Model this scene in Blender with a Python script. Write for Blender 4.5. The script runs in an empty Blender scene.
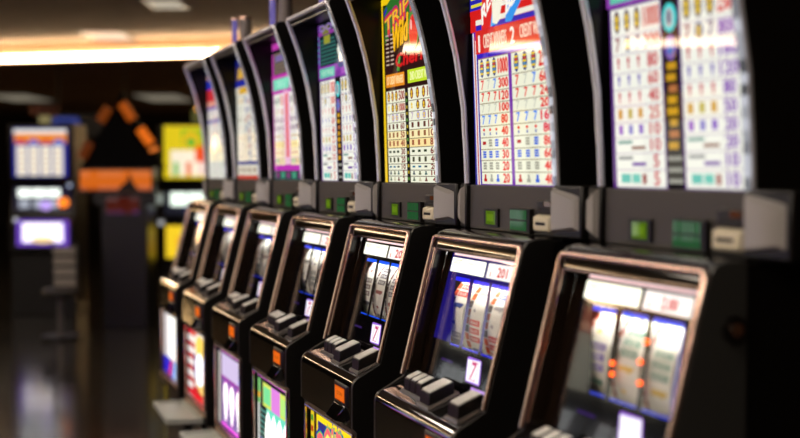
import bpy, math, random
from mathutils import Vector, Matrix
R = random.Random(7)
SC = bpy.context.scene
COL = SC.collection
PI = math.pi

# ------------------------------------------------------------------ materials
def lin(c):
    return tuple(((v / 255.0) / 12.92 if v / 255.0 <= .04045 else ((v / 255.0 + .055) / 1.055) ** 2.4) for v in c)
_M = {}
def mat(name, base, rough=.5, metal=0., spec=.5, coat=0., bump=None):
    if name in _M: return _M[name]
    m = bpy.data.materials.new(name); m.use_nodes = True
    nt = m.node_tree; b = nt.nodes['Principled BSDF']
    b.inputs['Base Color'].default_value = (*lin(base), 1)
    b.inputs['Roughness'].default_value = rough
    b.inputs['Metallic'].default_value = metal
    b.inputs['Specular IOR Level'].default_value = spec
    b.inputs['Coat Weight'].default_value = coat
    b.inputs['Coat Roughness'].default_value = .05
    if bump:
        sc, st = bump
        n = nt.nodes.new('ShaderNodeTexNoise'); n.inputs['Scale'].default_value = sc
        tc = nt.nodes.new('ShaderNodeTexCoord'); nt.links.new(tc.outputs['Object'], n.inputs['Vector'])
        bp = nt.nodes.new('ShaderNodeBump'); bp.inputs['Strength'].default_value = st; bp.inputs['Distance'].default_value = .002
        nt.links.new(n.outputs['Fac'], bp.inputs['Height']); nt.links.new(bp.outputs['Normal'], b.inputs['Normal'])
    _M[name] = m
    return m
def lit(c, s=1.0, sample=True):
    """printed artwork on a back-lit glass or lens: gives off its own colour, with a glossy face"""
    key = 'lit_%02x%02x%02x_%g' % (*c, s)
    if key in _M: return _M[key]
    m = bpy.data.materials.new(key); m.use_nodes = True
    b = m.node_tree.nodes['Principled BSDF']
    b.inputs['Base Color'].default_value = (.012, .012, .012, 1)
    b.inputs['Roughness'].default_value = .018
    b.inputs['Specular IOR Level'].default_value = .55
    b.inputs['Emission Color'].default_value = (*lin(c), 1)
    b.inputs['Emission Strength'].default_value = s
    if not sample: m.cycles.emission_sampling = 'NONE'
    _M[key] = m
    return m
def soft(c, s):
    m = lit(c, s * 1.0001); m.node_tree.nodes['Principled BSDF'].inputs['Roughness'].default_value = .6; m.node_tree.nodes['Principled BSDF'].inputs['Specular IOR Level'].default_value = .1; return m
BLACK = mat('black_plastic', (13, 11, 9), .34, bump=(180, .25))
SIDE = mat('cabinet_laminate', (9, 7, 6), .42, spec=.3, bump=(260, .3))
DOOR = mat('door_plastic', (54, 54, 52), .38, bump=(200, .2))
DECKM = mat('black_lacquer', (8, 7, 6), .05, spec=1.0, coat=1.0); DECKM.node_tree.nodes['Principled BSDF'].inputs['Coat IOR'].default_value = 1.9
LINER = mat('hood_liner', (14, 12, 10), .3, spec=.25)
GLOSS = mat('black_gloss', (8, 7, 6), .07, coat=.3)
WALLIN = mat('recess_gloss', (26, 17, 10), .16)
CHROME = mat('chrome', (240, 206, 190), .14, metal=1.)
TRIM = mat('bright_trim', (236, 236, 244), .3, metal=.55)
PANEL = mat('grey_panel', (62, 59, 56), .45)
PODM = mat('pod_face', (176, 172, 166), .36, metal=.35)
BTN = mat('button_cap', (212, 211, 204), .3)
CREAM = mat('validator_plastic', (214, 205, 175), .4)
TRAY = mat('tray_metal', (186, 192, 180), .42, metal=.3)
GREYM = mat('grey_metal', (150, 146, 140), .3, metal=.8)
DARKGREEN = mat('keypad_base', (7, 12, 8), .4)

# ------------------------------------------------------------------ mesh builder
class MB:
    def __init__(s): s.v = []; s.f = []; s.m = []; s.sm = []; s.mats = []
    def mi(s, m):
        if m not in s.mats: s.mats.append(m)
        return s.mats.index(m)
    def face(s, pts, m, smooth=False):
        i = len(s.v); s.v += [tuple(p) for p in pts]; s.f.append(tuple(range(i, i + len(pts)))); s.m.append(s.mi(m)); s.sm.append(smooth)
    def mesh(s, V, F, m, smooth=False):
        i = len(s.v); s.v += [tuple(p) for p in V]; k = s.mi(m)
        for f in F: s.f.append(tuple(i + a for a in f)); s.m.append(k); s.sm.append(smooth)
    def box(s, x0, x1, y0, y1, z0, z1, m):
        V = [(x, y, z) for z in (z0, z1) for y in (y0, y1) for x in (x0, x1)]
        s.mesh(V, [(0, 2, 3, 1), (4, 5, 7, 6), (0, 1, 5, 4), (1, 3, 7, 5), (3, 2, 6, 7), (2, 0, 4, 6)], m)
    def prism(s, prof, x0, x1, m, smooth=False):
        """(y, z) profile pulled along x"""
        n = len(prof)
        V = [(x0, y, z) for y, z in prof] + [(x1, y, z) for y, z in prof]
        a = sum(prof[i][0] * prof[(i + 1) % n][1] - prof[(i + 1) % n][0] * prof[i][1] for i in range(n))
        F = [tuple(range(n))[::-1], tuple(range(n, 2 * n))]
        F += [(i, (i + 1) % n, n + (i + 1) % n, n + i) for i in range(n)]
        if a < 0: F = [f[::-1] for f in F]
        k0 = len(s.f); s.mesh(V, F, m)
        if smooth:
            for j in range(k0 + 2, len(s.f)): s.sm[j] = True
    def hull8(s, lo, hi, m):
        """frustum between two 4-point loops"""
        s.mesh(list(lo) + list(hi), [(3, 2, 1, 0), (4, 5, 6, 7)] + [(i, (i + 1) % 4, 4 + (i + 1) % 4, 4 + i) for i in range(4)], m)
    def cyl(s, p, r, h, m, n=20, axis='z', r2=None):
        r2 = r if r2 is None else r2
        def P(a, b, c): return {'z': (p[0] + a, p[1] + b, p[2] + c), 'y': (p[0] + a, p[1] + c, p[2] + b), 'x': (p[0] + c, p[1] + a, p[2] + b)}[axis]
        V = [P(r * math.cos(2 * PI * i / n), r * math.sin(2 * PI * i / n), 0) for i in range(n)] + \
            [P(r2 * math.cos(2 * PI * i / n), r2 * math.sin(2 * PI * i / n), h) for i in range(n)]
        k = len(s.f)
        F = [(i, (i + 1) % n, n + (i + 1) % n, n + i) for i in range(n)] + [tuple(range(n))[::-1], tuple(range(n, 2 * n))]
        if axis == 'y': F = [f[::-1] for f in F]
        s.mesh(V, F, m)
        for j in range(k, k + n): s.sm[j] = True
    def tube(s, path, r, m, n=8, closed=False):
        pts = [Vector(p) for p in path]; rings = []
        N = len(pts)
        for i, p in enumerate(pts):
            a = pts[(i - 1) % N] if (i or closed) else p; b = pts[(i + 1) % N] if (i < N - 1 or closed) else p
            t1 = (p - a).normalized() if (p - a).length > 1e-9 else (b - p).normalized()
            t2 = (b - p).normalized() if (b - p).length > 1e-9 else t1
            t = (t1 + t2).normalized(); k = 1 / max(.5, t.dot(t1))
            u = t.cross(Vector((.31, .87, .2))).normalized() if not rings else (rings[-1][1] - t * rings[-1][1].dot(t)).normalized()
            w = t.cross(u)
            rings.append(([p + (u * math.cos(2 * PI * j / n) + w * math.sin(2 * PI * j / n)) * r * (k if k < 1.5 else 1.5) for j in range(n)], u))
        V = [q for rg in rings for q in rg[0]]; F = []
        for i in range(N - (0 if closed else 1)):
            for j in range(n):
                F.append((i * n + j, i * n + (j + 1) % n, ((i + 1) % N) * n + (j + 1) % n, ((i + 1) % N) * n + j))
        if not closed: F += [tuple(range(n))[::-1], tuple((N - 1) * n + j for j in range(n))]
        s.mesh(V, F, m, True)
    def data(s, name):
        me = bpy.data.meshes.new(name); me.from_pydata(s.v, [], s.f)
        for m in s.mats: me.materials.append(m)
        me.polygons.foreach_set('material_index', s.m); me.polygons.foreach_set('use_smooth', s.sm)
        me.update(); me.set_sharp_from_angle(angle=math.radians(42)); return me

def link(name, me, parent=None, bevel=0., loc=None):
    o = bpy.data.objects.new(name, me.data(name) if isinstance(me, MB) else me)
    COL.objects.link(o)
    if parent: o.parent = parent
    if loc: o.location = loc
    if bevel:
        b = o.modifiers.new('bevel', 'BEVEL'); b.width = bevel; b.segments = 2; b.limit_method = 'ANGLE'; b.angle_limit = math.radians(35)
    if name in ('door', 'button_deck'):
        wn = o.modifiers.new('normals', 'WEIGHTED_NORMAL'); wn.keep_sharp = True
    return o
def thing(name, label, cat, loc=(0, 0, 0), rz=0, group=None):
    o = bpy.data.objects.new(name, None); COL.objects.link(o); o.empty_display_size = .1
    o.location = loc; o.rotation_euler = (0, 0, rz); o['label'] = label; o['category'] = cat
    if group: o['group'] = group
    return o
def structure(name, mb, bevel=0):
    o = link(name, mb, None, bevel); o['kind'] = 'structure'; return o

# ------------------------------------------------------------------ lettering
_G = {}
def glyphs(t):
    if t in _G: return _G[t]
    cu = bpy.data.curves.new('lettering', 'FONT'); cu.body = t; cu.resolution_u = 2
    o = bpy.data.objects.new('lettering', cu); COL.objects.link(o)
    me = bpy.data.meshes.new_from_object(o.evaluated_get(bpy.context.evaluated_depsgraph_get()))
    V = [(v.co.x, v.co.y) for v in me.vertices]; F = [tuple(p.vertices) for p in me.polygons]
    bpy.data.objects.remove(o); bpy.data.curves.remove(cu); bpy.data.meshes.remove(me)
    xs = [v[0] for v in V]; ys = [v[1] for v in V]; x0, x1, y0, y1 = min(xs), max(xs), min(ys), max(ys)
    V = [((a - x0) / max(1e-6, x1 - x0), (b - y0) / max(1e-6, y1 - y0)) for a, b in V]
    _G[t] = (V, F); return _G[t]

class Art(MB):
    """printed artwork: shapes in (a, b) laid on a surface by fn(a, b, layer)"""
    def __init__(s, fn, strength=1.): super().__init__(); s.fn = fn; s.st = strength; s.L = 0
    def M(s, c, st=None, sample=False): return lit(c, s.st if st is None else st, sample) if isinstance(c, tuple) else c
    def poly(s, pts, c, L=1, st=None, sample=False):
        ar = sum(pts[i][0] * pts[(i + 1) % len(pts)][1] - pts[(i + 1) % len(pts)][0] * pts[i][1] for i in range(len(pts)))
        if ar < 0: pts = pts[::-1]
        s.face([s.fn(a, b, L) for a, b in pts], s.M(c, st, sample))
    def rect(s, a0, b0, a1, b1, c, L=1, st=None, sample=False):
        s.poly([(a0, b0), (a1, b0), (a1, b1), (a0, b1)], c, L, st, sample)
    def ell(s, a, b, ra, rb, c, L=2, st=None, n=18):
        s.poly([(a + ra * math.cos(2 * PI * i / n), b + rb * math.sin(2 * PI * i / n)) for i in range(n)], c, L, st)
    def frame(s, a0, b0, a1, b1, w, c, L=1, st=None):
        s.rect(a0, b0, a1, b0 + w, c, L, st); s.rect(a0, b1 - w, a1, b1, c, L, st)
        s.rect(a0, b0 + w, a0 + w, b1 - w, c, L, st); s.rect(a1 - w, b0 + w, a1, b1 - w, c, L, st)
    def text(s, t, a0, b0, a1, b1, c, L=3, st=None, bold=0., slant=0., warp=None):
        V, F = glyphs(t)
        P = []
        for u, v in V:
            a = a0 + (a1 - a0) * u + slant * v; b = b0 + (b1 - b0) * v
            if warp: a, b = warp(a, b, u, v)
            P.append((a, b))
        m = s.M(c, st)
        for d in ((0, 0),) if not bold else ((-bold, 0), (bold, 0), (0, bold * .6), (0, -bold * .6)):
            s.mesh([s.fn(a + d[0], b + d[1], L + (0 if not d[0] else .08 * d[0] / bold)) for a, b in P], F, m)

# ------------------------------------------------------------------ award-glass artwork
WHITE = (240, 240, 216); RED = (225, 26, 22); BLUE = (34, 96, 215); PURPLE = (118, 40, 168); GOLD = (214, 160, 30); TEAL = (90, 205, 180); INK = (14, 12, 16)
def glass_y(z): return .255
def award_fn(a, b, L):
    a = max(-.2555, (a * .905 if a < 0 else a) - .09 * (b - 1.469))     # the print leans a little to the left towards its top
    return (a, glass_y(b) - .0005 * L, b)
def symbol(A, kind, x, z, h, c=RED, L=3):
    w = .011
    if kind == '7': A.text('7', x - w * .8, z - h * .36, x + w * .8, z + h * .36, c, L, bold=.0012)
    elif kind == 'O':
        A.ell(x, z, w * 1.15, h * .42, c, L)
        A.ell(x, z + h * .1, w * .6, h * .15, (236, 200, 40), L + 1); A.ell(x, z - h * .17, w * .6, h * .12, (236, 200, 40), L + 1)
    elif kind == 'M':
        A.ell(x, z, w * 1.2, h * .45, (38, 44, 120), L)
        for i, q in enumerate(((240, 205, 30), (200, 60, 30), (240, 205, 30), (70, 140, 190), (240, 205, 30))):
            A.rect(x - w * .85, z + h * (.26 - i * .13) - h * .05, x + w * .85, z + h * (.26 - i * .13) + h * .05, q, L + 1)
    elif kind == 'B':
        for i in (-1, 0, 1): A.rect(x - w, z + i * h * .22 - h * .085, x + w, z + i * h * .22 + h * .085, c, L)
    elif kind == 'b': A.rect(x - w, z - h * .14, x + w, z + h * .14, c, L)
    elif kind == 'D': A.rect(x - w * .8, z - h * .3, x + w * .8, z + h * .3, c, L)
    elif kind == 'v':
        A.rect(x - w * .45, z, x + w * .45, z + h * .3, c, L); A.rect(x - w * .25, z - h * .32, x + w * .25, z, c, L)
    elif kind == 's':
        A.ell(x, z + h * .14, w * .6, h * .13, RED, L); A.rect(x - w * .35, z - h * .34, x + w * .35, z - h * .1, (70, 90, 170), L)
    elif kind == 'X':
        A.rect(x - w * .9, z - h * .3, x + w * .9, z - h * .05, c, L); A.rect(x - w * .5, z - h * .05, x + w * .5, z + h * .3, c, L)
def table(A, cols, zs, rows, line=(150, 135, 105), cell=WHITE, cells=None, bold=.0016):
    """cols: (x0, x1) bands; rows: (kind, [3 colours], [number per column], [colour per column])"""
    for ci, (x0, x1) in enumerate(cols):
        for ri, (k, cs, nums, ncol) in enumerate(rows):
            z1, z0 = zs[ri], zs[ri + 1]; h = min(z1 - z0, .045); zc = (z0 + z1) / 2; w = x1 - x0
            A.rect(x0, z0, x1, z1 - .0022, cells[ri] if cells and cells[ri] else cell, 2, sample=True)
            A.rect(x0, z1 - .0022, x1, z1, line, 2)
            if k == 'T':
                A.rect(x0 + w * .06, zc + h * .08, x0 + w * .36, zc + h * .3, cs[0], 3)
                A.rect(x0 + w * .34, zc - h * .3, x0 + w * .62, zc - h * .08, cs[1], 3)
            elif k == 'W':
                A.rect(x0 + w * .1, zc - h * .25, x0 + w * .3, zc + h * .25, cs[0], 3); A.rect(x0 + w * .33, zc - h * .25, x0 + w * .5, zc + h * .25, cs[1], 3)
                A.rect(x0 + w * .54, zc - h * .3, x0 + w * .62, zc + h * .25, cs[2], 3)
            else:
                for j, c in enumerate(cs):
                    if c: symbol(A, k if isinstance(k, str) else k[j], x0 + w * (.13 + .21 * j), zc, z1 - z0 if k in ('O', 'M') else h, c)
            t = nums[ci % len(nums)]; n = len(t); tw = min(.31, .1 * n) * w
            A.text(t, x0 + w * .83 - tw / 2, zc - (z1 - z0) * .36, x0 + w * .83 + tw / 2, zc + (z1 - z0) * .36, ncol[ci % len(ncol)], 3, bold=bold)
def backing(A, c=INK, z1=2.045):
    A.rect(-.2395, 1.466, .2395, z1, c, 0); A.poly([(.2395, 1.466), (.2555, 1.466), (.3, 2.045), (.2395, 2.045)], mat('glass_border', (10, 10, 12), .1), 0)
def uneven(zs0, n, z1, z2): return [zs0] + [z1 + (z2 - z1) * i / (n - 1) for i in range(n)]
ZA = [1.79, 1.738, 1.705, 1.675, 1.647, 1.617, 1.588, 1.558, 1.53, 1.50, 1.469]
ZD = [1.832, 1.776, 1.738, 1.700, 1.667, 1.633, 1.600, 1.569, 1.538, 1.505, 1.469]

def art_stripes(A):        # red, white and blue sevens
    backing(A, (36, 30, 150)); A.rect(-.226, 1.467, .2395, 2.04, PURPLE, 1)
    for i, c in enumerate(((232, 232, 232), (200, 24, 28), (232, 232, 232), (40, 30, 160))):
        A.rect(-.2255 + i * .0075, 1.467, -.218 + i * .0075, 1.86 - i * .01, c, 1.3)
    rows = [('M', [RED] * 3, ['1000', '2500'], [RED]), ('7', [RED, (205, 205, 190), (60, 130, 230)], ['300', '600'], [RED]), ('7', [RED] * 3, ['120', '240'], [RED]),
            ('7', [(205, 205, 188)] * 3, ['100', '200'], [RED]), ('7', [(40, 130, 240)] * 3, ['80', '160'], [RED]), ('s', [RED] * 3, ['40', '80'], [RED]),
            (('b', 'B', 'B'), [(180, 20, 28), (160, 158, 140), BLUE], ['40', '80'], [RED]), ('B', [BLUE] * 3, ['30', '60'], [RED]), ('B', [(158, 156, 140)] * 3, ['20', '40'], [RED]),
            ('X', [(190, 20, 28), (165, 165, 150), BLUE], ['20', '40'], [RED])]
    table(A, [(-.192, .004), (.022, .2395)], ZA, rows, bold=.002)
    A.rect(-.192, 1.792, .2395, 1.803, (48, 30, 190), 2)
    A.rect(-.205, 1.803, .2395, 1.862, (214, 40, 34), 2)
    A.text('1', -.184, 1.808, -.176, 1.85, (250, 235, 225), 3, bold=.002)
    A.text('CREDIT WINNERS', -.15, 1.815, .0, 1.85, (246, 214, 190), 3, bold=.001)
    A.text('2', .022, 1.812, .045, 1.852, (250, 235, 225), 3, bold=.002)
    A.text('CREDIT WINNERS', .075, 1.82, .23, 1.852, (246, 214, 190), 3, bold=.001)
    A.rect(-.2395, 1.862, .2395, 2.042, (215, 26, 24), 1.5)
    for i, (c, z) in enumerate(((BLUE and (44, 34, 176), 1.864), ((240, 236, 220), 1.878), ((215, 26, 24), 1.892), ((240, 236, 220), 1.91))):
        A.rect(-.2, z, .2395, z + .013, c, 1.8)
    A.rect(-.2395, 1.918, -.12, 2.042, (36, 34, 172), 2); A.rect(-.2395, 1.905, -.13, 1.918, (215, 26, 24), 2)
    for i in range(5): A.rect(-.228, 1.926 + i * .02, -.15 + .014 * (i % 2), 1.934 + i * .02, (226, 214, 60), 3)
    A.poly([(-.16, 1.864), (-.16, 1.92), (-.1, 2.04), (-.02, 2.04), (-.06, 1.93), (-.09, 1.864)], (222, 36, 34), 2.4)
    A.poly([(-.1, 1.866), (-.075, 1.93), (-.03, 1.985), (-.02, 1.95), (-.07, 1.868)], (60, 170, 240), 2.5)
    A.poly([(-.005, 1.868), (.02, 1.96), (.06, 2.04), (.15, 2.04), (.1, 1.92), (.03, 1.866)], (48, 150, 235), 2.4)
    A.text('RED', -.155, 1.874, -.05, 1.905, (250, 246, 236), 3, bold=.003, warp=lambda a, b, u, v: (a, b + .085 * u + .012 * v))
    A.text('BLUE', .0, 1.885, .12, 1.925, (250, 246, 236), 3, bold=.003, slant=.01, warp=lambda a, b, u, v: (a, b + .06 * u))
    A.poly([(-.085, 1.874), (-.06, 1.868), (-.04, 1.876), (-.02, 1.92), (.01, 1.95), (.04, 2.04), (-.04, 2.04), (-.06, 1.95), (-.085, 1.925)], (246, 242, 220), 3.2)
def art_diamond(A):        # purple and teal
    backing(A); A.rect(-.2395, 1.467, .2395, 2.04, (92, 44, 128), 1)
    VI = (130, 66, 178)
    rows = [('O', [(104, 84, 92)] * 3, ['1000', '2500'], [(206, 74, 66), (214, 70, 70)]), (('7', 'O', '7'), [(150, 60, 70), (70, 90, 140), (110, 80, 120)], ['300', '800'], [(206, 74, 66), VI]),
            ('v', [(190, 36, 60)] * 3, ['80', '160'], [(196, 40, 60), VI]), ('v', [(92, 60, 176)] * 3, ['60', '120'], [(196, 60, 70), VI]), ('v', [(200, 80, 96)] * 3, ['40', '80'], [(196, 60, 70), VI]),
            ('D', [(206, 156, 60), (190, 176, 80), (206, 156, 60)], ['25', '50'], [(206, 96, 90), VI]), ('D', [(150, 84, 190), (130, 120, 196), (130, 84, 190)], ['10', '20'], [(196, 70, 86), VI]),
            ('T', [(120, 160, 150), (140, 90, 76)], ['10', '20'], [(196, 60, 80), VI]), ('T', [(150, 150, 150), (110, 60, 160)], ['5', '10'], [(196, 60, 80), VI]),
            ('W', [(90, 190, 176), (100, 196, 180), (150, 60, 56)], ['5', '10'], [(206, 70, 80), VI])]
    table(A, [(-.222, -.022), (.048, .222)], ZD, rows, line=(190, 176, 190), cell=(244, 244, 232))
    A.rect(.222, 1.467, .2395, 1.86, (226, 230, 226), 2)
    A.rect(-.016, 1.467, .042, 1.86, INK, 2)
    for i in range(13):
        z = 1.478 + i * .0215
        if i < 3: A.rect(-.012, z, .038, z + .008, (150, 150, 140), 3)
        else: A.rect(-.006 + .004 * (i % 3), z, .03 - .003 * (i % 2), z + .014, (200, 150, 30) if i % 4 else (180, 110, 60), 3)
    A.ell(.013, 1.735, .02, .024, (120, 90, 190), 3); A.ell(.013, 1.735, .011, .014, (80, 120, 190), 4)
    A.ell(.013, 1.792, .024, .028, (70, 214, 214), 3); A.ell(.013, 1.792, .013, .019, (200, 190, 190), 4); A.ell(.013, 1.792, .006, .014, (70, 90, 120), 5)
    A.rect(-.2395, 1.836, .2395, 1.885, (140, 60, 170), 2)
    A.rect(-.222, 1.843, -.022, 1.877, (96, 196, 170), 3); A.text('1 CREDIT WINNERS', -.2, 1.85, -.04, 1.87, (196, 226, 206), 4)
    A.rect(.06, 1.843, .222, 1.877, (170, 90, 190), 3); A.text('2', .1, 1.847, .15, 1.873, (226, 196, 236), 4, bold=.002)
    A.rect(-.2395, 1.885, .2395, 2.04, (20, 36, 44), 2)
    for i in range(7): A.rect(-.215, 1.892 + i * .014, .06 - .012 * i, 1.8985 + i * .014, (46, 104, 96), 3)
    A.rect(-.2395, 1.885, -.215, 2.04, (130, 60, 180), 3); A.rect(-.2395, 1.998, .2395, 2.012, (140, 56, 150), 3)
    A.rect(-.17, 2.0, -.08, 2.032, (120, 116, 60), 4); A.rect(-.15, 1.965, -.07, 1.995, (150, 150, 50), 4)
    for i in range(5): A.rect(-.235, 1.9 + i * .022, -.222, 1.912 + i * .022, (70, 150, 170), 4)
    A.poly([(.02, 1.93), (.055, 1.985), (.1, 1.99), (.14, 1.93), (.1, 1.89), (.05, 1.885)], (236, 236, 222), 4); A.ell(.06, 1.885, .04, .02, (90, 90, 140), 3.5)
    A.text('DOUBLE', -.2, 2.013, .22, 2.036, (150, 120, 190), 5, bold=.002)
def art_cherry(A):         # yellow border, red and black
    backing(A); A.rect(-.2395, 1.467, -.214, 2.042, (240, 200, 18), 1.5); A.rect(-.2395, 2.022, .2395, 2.042, (240, 200, 18), 1.5)
    A.rect(-.208, 1.467, .2395, 2.015, (40, 8, 10), 1)
    DK = (126, 22, 26); OL = (110, 92, 34)
    rows = [('O', [DK] * 3, ['500', '1000'], [(150, 20, 24)]), ('O', [(240, 240, 216), (110, 30, 26), (110, 30, 26)], ['1000', '2000'], [(170, 24, 24)]), (('7', 'O', 'O'), [(190, 170, 190), (170, 150, 206), (170, 150, 206)], ['90', '180'], [(120, 50, 60)]),
            ('D', [(96, 52, 40)] * 3, ['60', '120'], [(126, 40, 40)]), ('D', [(150, 96, 60)] * 3, ['50', '100'], [(150, 60, 50)]), ('D', [(160, 90, 60)] * 3, ['40', '80'], [(150, 60, 50)]),
            ('b', [(40, 56, 30)] * 3, ['30', '60'], [(120, 30, 30)]), ('D', [(70, 70, 44)] * 3, ['20', '40'], [(120, 30, 30)]), ('b', [(40, 110, 140), (40, 110, 150), (56, 60, 60)], ['10', '20'], [(120, 30, 30)]),
            ('X', [(70, 80, 90), (90, 96, 60), (60, 96, 96)], ['5', '10'], [(130, 30, 30)]), ('X', [(96, 110, 90), (200, 190, 160), (110, 50, 46)], ['2', '4'], [(130, 30, 30)])]
    zs = [1.752, 1.713, 1.68, 1.652, 1.626, 1.60, 1.574, 1.549, 1.525, 1.506, 1.488, 1.469]
    glow = [None, None, None, None, (250, 236, 180), (252, 226, 160), None, None, None, None, None]  # warm glare painted into two rows of cells
    table(A, [(-.2, -.02), (.01, .2395)], zs, rows, line=(110, 100, 80), cells=glow)
    A.rect(-.018, 1.467, .008, 1.75, INK, 2)
    for i in range(14): A.rect(-.013, 1.475 + i * .0195, .003, 1.484 + i * .0195, (170, 150, 40) if i % 3 else (90, 140, 60), 3)
    A.rect(-.2, 1.762, -.02, 1.802, (232, 140, 30), 2); A.text('1ST CREDIT WINNERS', -.19, 1.77, -.03, 1.795, (250, 214, 150), 3, bold=.001)
    A.rect(.01, 1.764, .2395, 1.804, (196, 224, 40), 2); A.text('2ND CREDIT WINNERS', .03, 1.772, .23, 1.797, (240, 246, 170), 3, bold=.001)
    for j in range(2):
        for i in range(8): A.rect(-.19 + j * .045, 1.83 + i * .013, -.16 + j * .045, 1.835 + i * .013, (196, 170, 150), 3)
    A.poly([(-.2, 1.9), (-.2, 2.01), (-.06, 2.06), (.2395, 2.06), (.2395, 2.0), (-.1, 1.945)], (44, 110, 40), 1.6)
    A.poly([(-.2, 2.0), (-.17, 2.015), (-.17, 2.003), (-.2, 1.985)], (40, 40, 170), 2.5)
    up = lambda a, b, u, v: (a, b + .085 * u - .02)
    A.text('TRIPLE', -.19, 1.935, .16, 2.0, (170, 30, 110), 3, bold=.008, warp=up)
    A.text('TRIPLE', -.19, 1.94, .16, 1.995, (226, 70, 50), 4, bold=.004, warp=up)
    A.text('TRIPLE', -.19, 1.955, .16, 1.99, (240, 190, 50), 5, bold=.001, warp=up)
    A.text('Wild', -.125, 1.865, .02, 1.945, (246, 184, 20), 6, bold=.004, slant=.012, warp=lambda a, b, u, v: (a, b + .03 * u))
    A.text('Cherry', -.1, 1.806, .2, 1.858, (206, 24, 26), 5, bold=.004, slant=.012, warp=lambda a, b, u, v: (a, b + .01 * u))
    A.ell(.07, 1.92, .045, .06, (60, 140, 50), 3); A.ell(.07, 1.915, .036, .05, (222, 30, 28), 3.5); A.ell(.055, 1.935, .008, .016, (250, 180, 170), 4.5); A.ell(.15, 1.9, .036, .045, (222, 30, 28), 3.5)
    A.poly([(-.09, 1.81), (-.06, 1.86), (-.05, 1.85), (-.065, 1.806)], (70, 150, 50), 3)
def art_pink(A):           # magenta and teal
    backing(A); A.rect(-.2395, 1.467, .2395, 2.04, (190, 60, 170), 1)
    MG = (150, 70, 150); cells = [None, None, None, None, None, (255, 236, 170), (255, 240, 190), (250, 226, 190)]  # yellowish cells carry the glare on the lower rows, painted in
    rows = [('D', [(120, 130, 130)] * 3, ['100', '200'], [(206, 90, 96)]), ('v', [(200, 130, 120)] * 3, ['80', '160'], [(206, 110, 110)]), ('D', [(132, 60, 130)] * 3, ['60', '120'], [(150, 60, 130)]), ('D', [(132, 60, 130)] * 3, ['40', '80'], [(150, 60, 130)]),
            ('b', [(214, 170, 120)] * 3, ['25', '50'], [(190, 130, 120)]), ('b', [(230, 200, 140)] * 3, ['20', '40'], [(190, 150, 120)]), ('b', [(220, 150, 140)] * 3, ['10', '20'], [(190, 130, 130)]), ('D', [(100, 180, 140), (120, 180, 140), (190, 150, 90)], ['5', '10'], [(150, 160, 110)])]
    table(A, [(-.215, -.035), (.055, .225)], uneven(1.825, 8, 1.765, 1.528), rows, line=(226, 190, 220), cell=(236, 236, 222), cells=cells)
    A.rect(-.03, 1.53, .05, 1.83, (240, 190, 220), 2); A.rect(-.005, 1.56, .03, 1.82, (226, 84, 60), 3)
    A.rect(-.2395, 1.506, .2395, 1.526, (190, 50, 180), 2); A.rect(-.2395, 1.467, .2395, 1.505, (30, 70, 70), 2)
    for i in range(5): A.rect(-.2 + i * .09, 1.474, -.14 + i * .09, 1.5, (70, 150, 120) if i % 2 else (120, 60, 110), 3)
    A.rect(-.2395, 1.832, .2395, 1.905, (196, 56, 170), 2); A.rect(-.215, 1.84, .06, 1.888, (110, 214, 180), 3); A.text('CREDIT', -.16, 1.85, .0, 1.88, (190, 240, 220), 4); A.rect(.1, 1.84, .2, 1.89, (220, 110, 190), 3)
    A.rect(-.2, 1.905, .2395, 2.0, (56, 60, 56), 2)
    for i in range(6): A.rect(-.19, 1.912 + i * .015, .06, 1.919 + i * .015, (140, 116, 100), 3)
    A.poly([(.05, 1.91), (.09, 1.97), (.13, 1.99), (.16, 1.93), (.13, 1.905)], (230, 214, 200), 4)
    A.rect(-.2395, 1.995, .2395, 2.012, (26, 20, 30), 3); A.rect(-.16, 1.96, -.02, 1.985, (120, 100, 160), 4)
def art_gold(A):           # blue top, gold shield, red foot
    backing(A); A.rect(-.2395, 1.467, .2395, 2.02, (196, 196, 190), 1)
    cells = [None] * 4 + [(252, 236, 206)] * 3  # last rows tinted warm: glare put into the cell colour
    rows = [('D', [(200, 160, 90)] * 3, ['100', '200'], [(70, 80, 140)]), ('v', [(120, 120, 130)] * 3, ['80', '160'], [(80, 80, 140)]), ('D', [(130, 120, 110)] * 3, ['60', '120'], [(150, 60, 70)]), ('v', [(160, 110, 90)] * 3, ['40', '80'], [(70, 80, 140)]),
            ('b', [(190, 170, 140)] * 3, ['20', '40'], [(150, 130, 110)]), ('D', [(206, 200, 190)] * 3, ['10', '20'], [(170, 150, 130)]), ('b', [(190, 180, 170)] * 3, ['5', '10'], [(160, 140, 130)])]
    table(A, [(-.215, .02), (.065, .235)], uneven(1.86, 7, 1.81, 1.55), rows, line=(150, 150, 160), cell=(228, 226, 208), cells=cells)
    A.rect(.022, 1.56, .062, 1.86, (210, 206, 196), 2)
    for i in range(8): A.rect(.03, 1.575 + i * .034, .055, 1.595 + i * .034, (170, 70, 76) if i % 2 else (70, 80, 150), 3)
    A.rect(-.2395, 1.534, .2395, 1.549, (30, 36, 130), 2); A.rect(-.2395, 1.484, .2395, 1.534, (220, 214, 196), 2); A.rect(-.2395, 1.467, .2395, 1.484, (196, 60, 46), 2)
    for i in range(4): A.rect(-.2 + i * .1, 1.497, -.14 + i * .1, 1.52, (170, 150, 130), 3)
    A.rect(-.2395, 1.862, .2395, 1.9, (214, 206, 190), 2); A.rect(-.17, 1.866, .1, 1.897, (226, 180, 50), 3); A.text('JACKPOT', -.13, 1.873, .06, 1.89, (130, 70, 30), 4, bold=.001)
    A.rect(-.2395, 1.9, .2395, 1.93, (26, 34, 150), 2); A.rect(-.2395, 1.93, .2395, 2.0, (60, 50, 90), 2); A.poly([(-.2, 1.94), (-.16, 1.99), (.06, 1.99), (.1, 1.94)], (214, 166, 60), 3); A.rect(-.2395, 2.0, .2395, 2.03, (20, 26, 120), 2)
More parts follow.
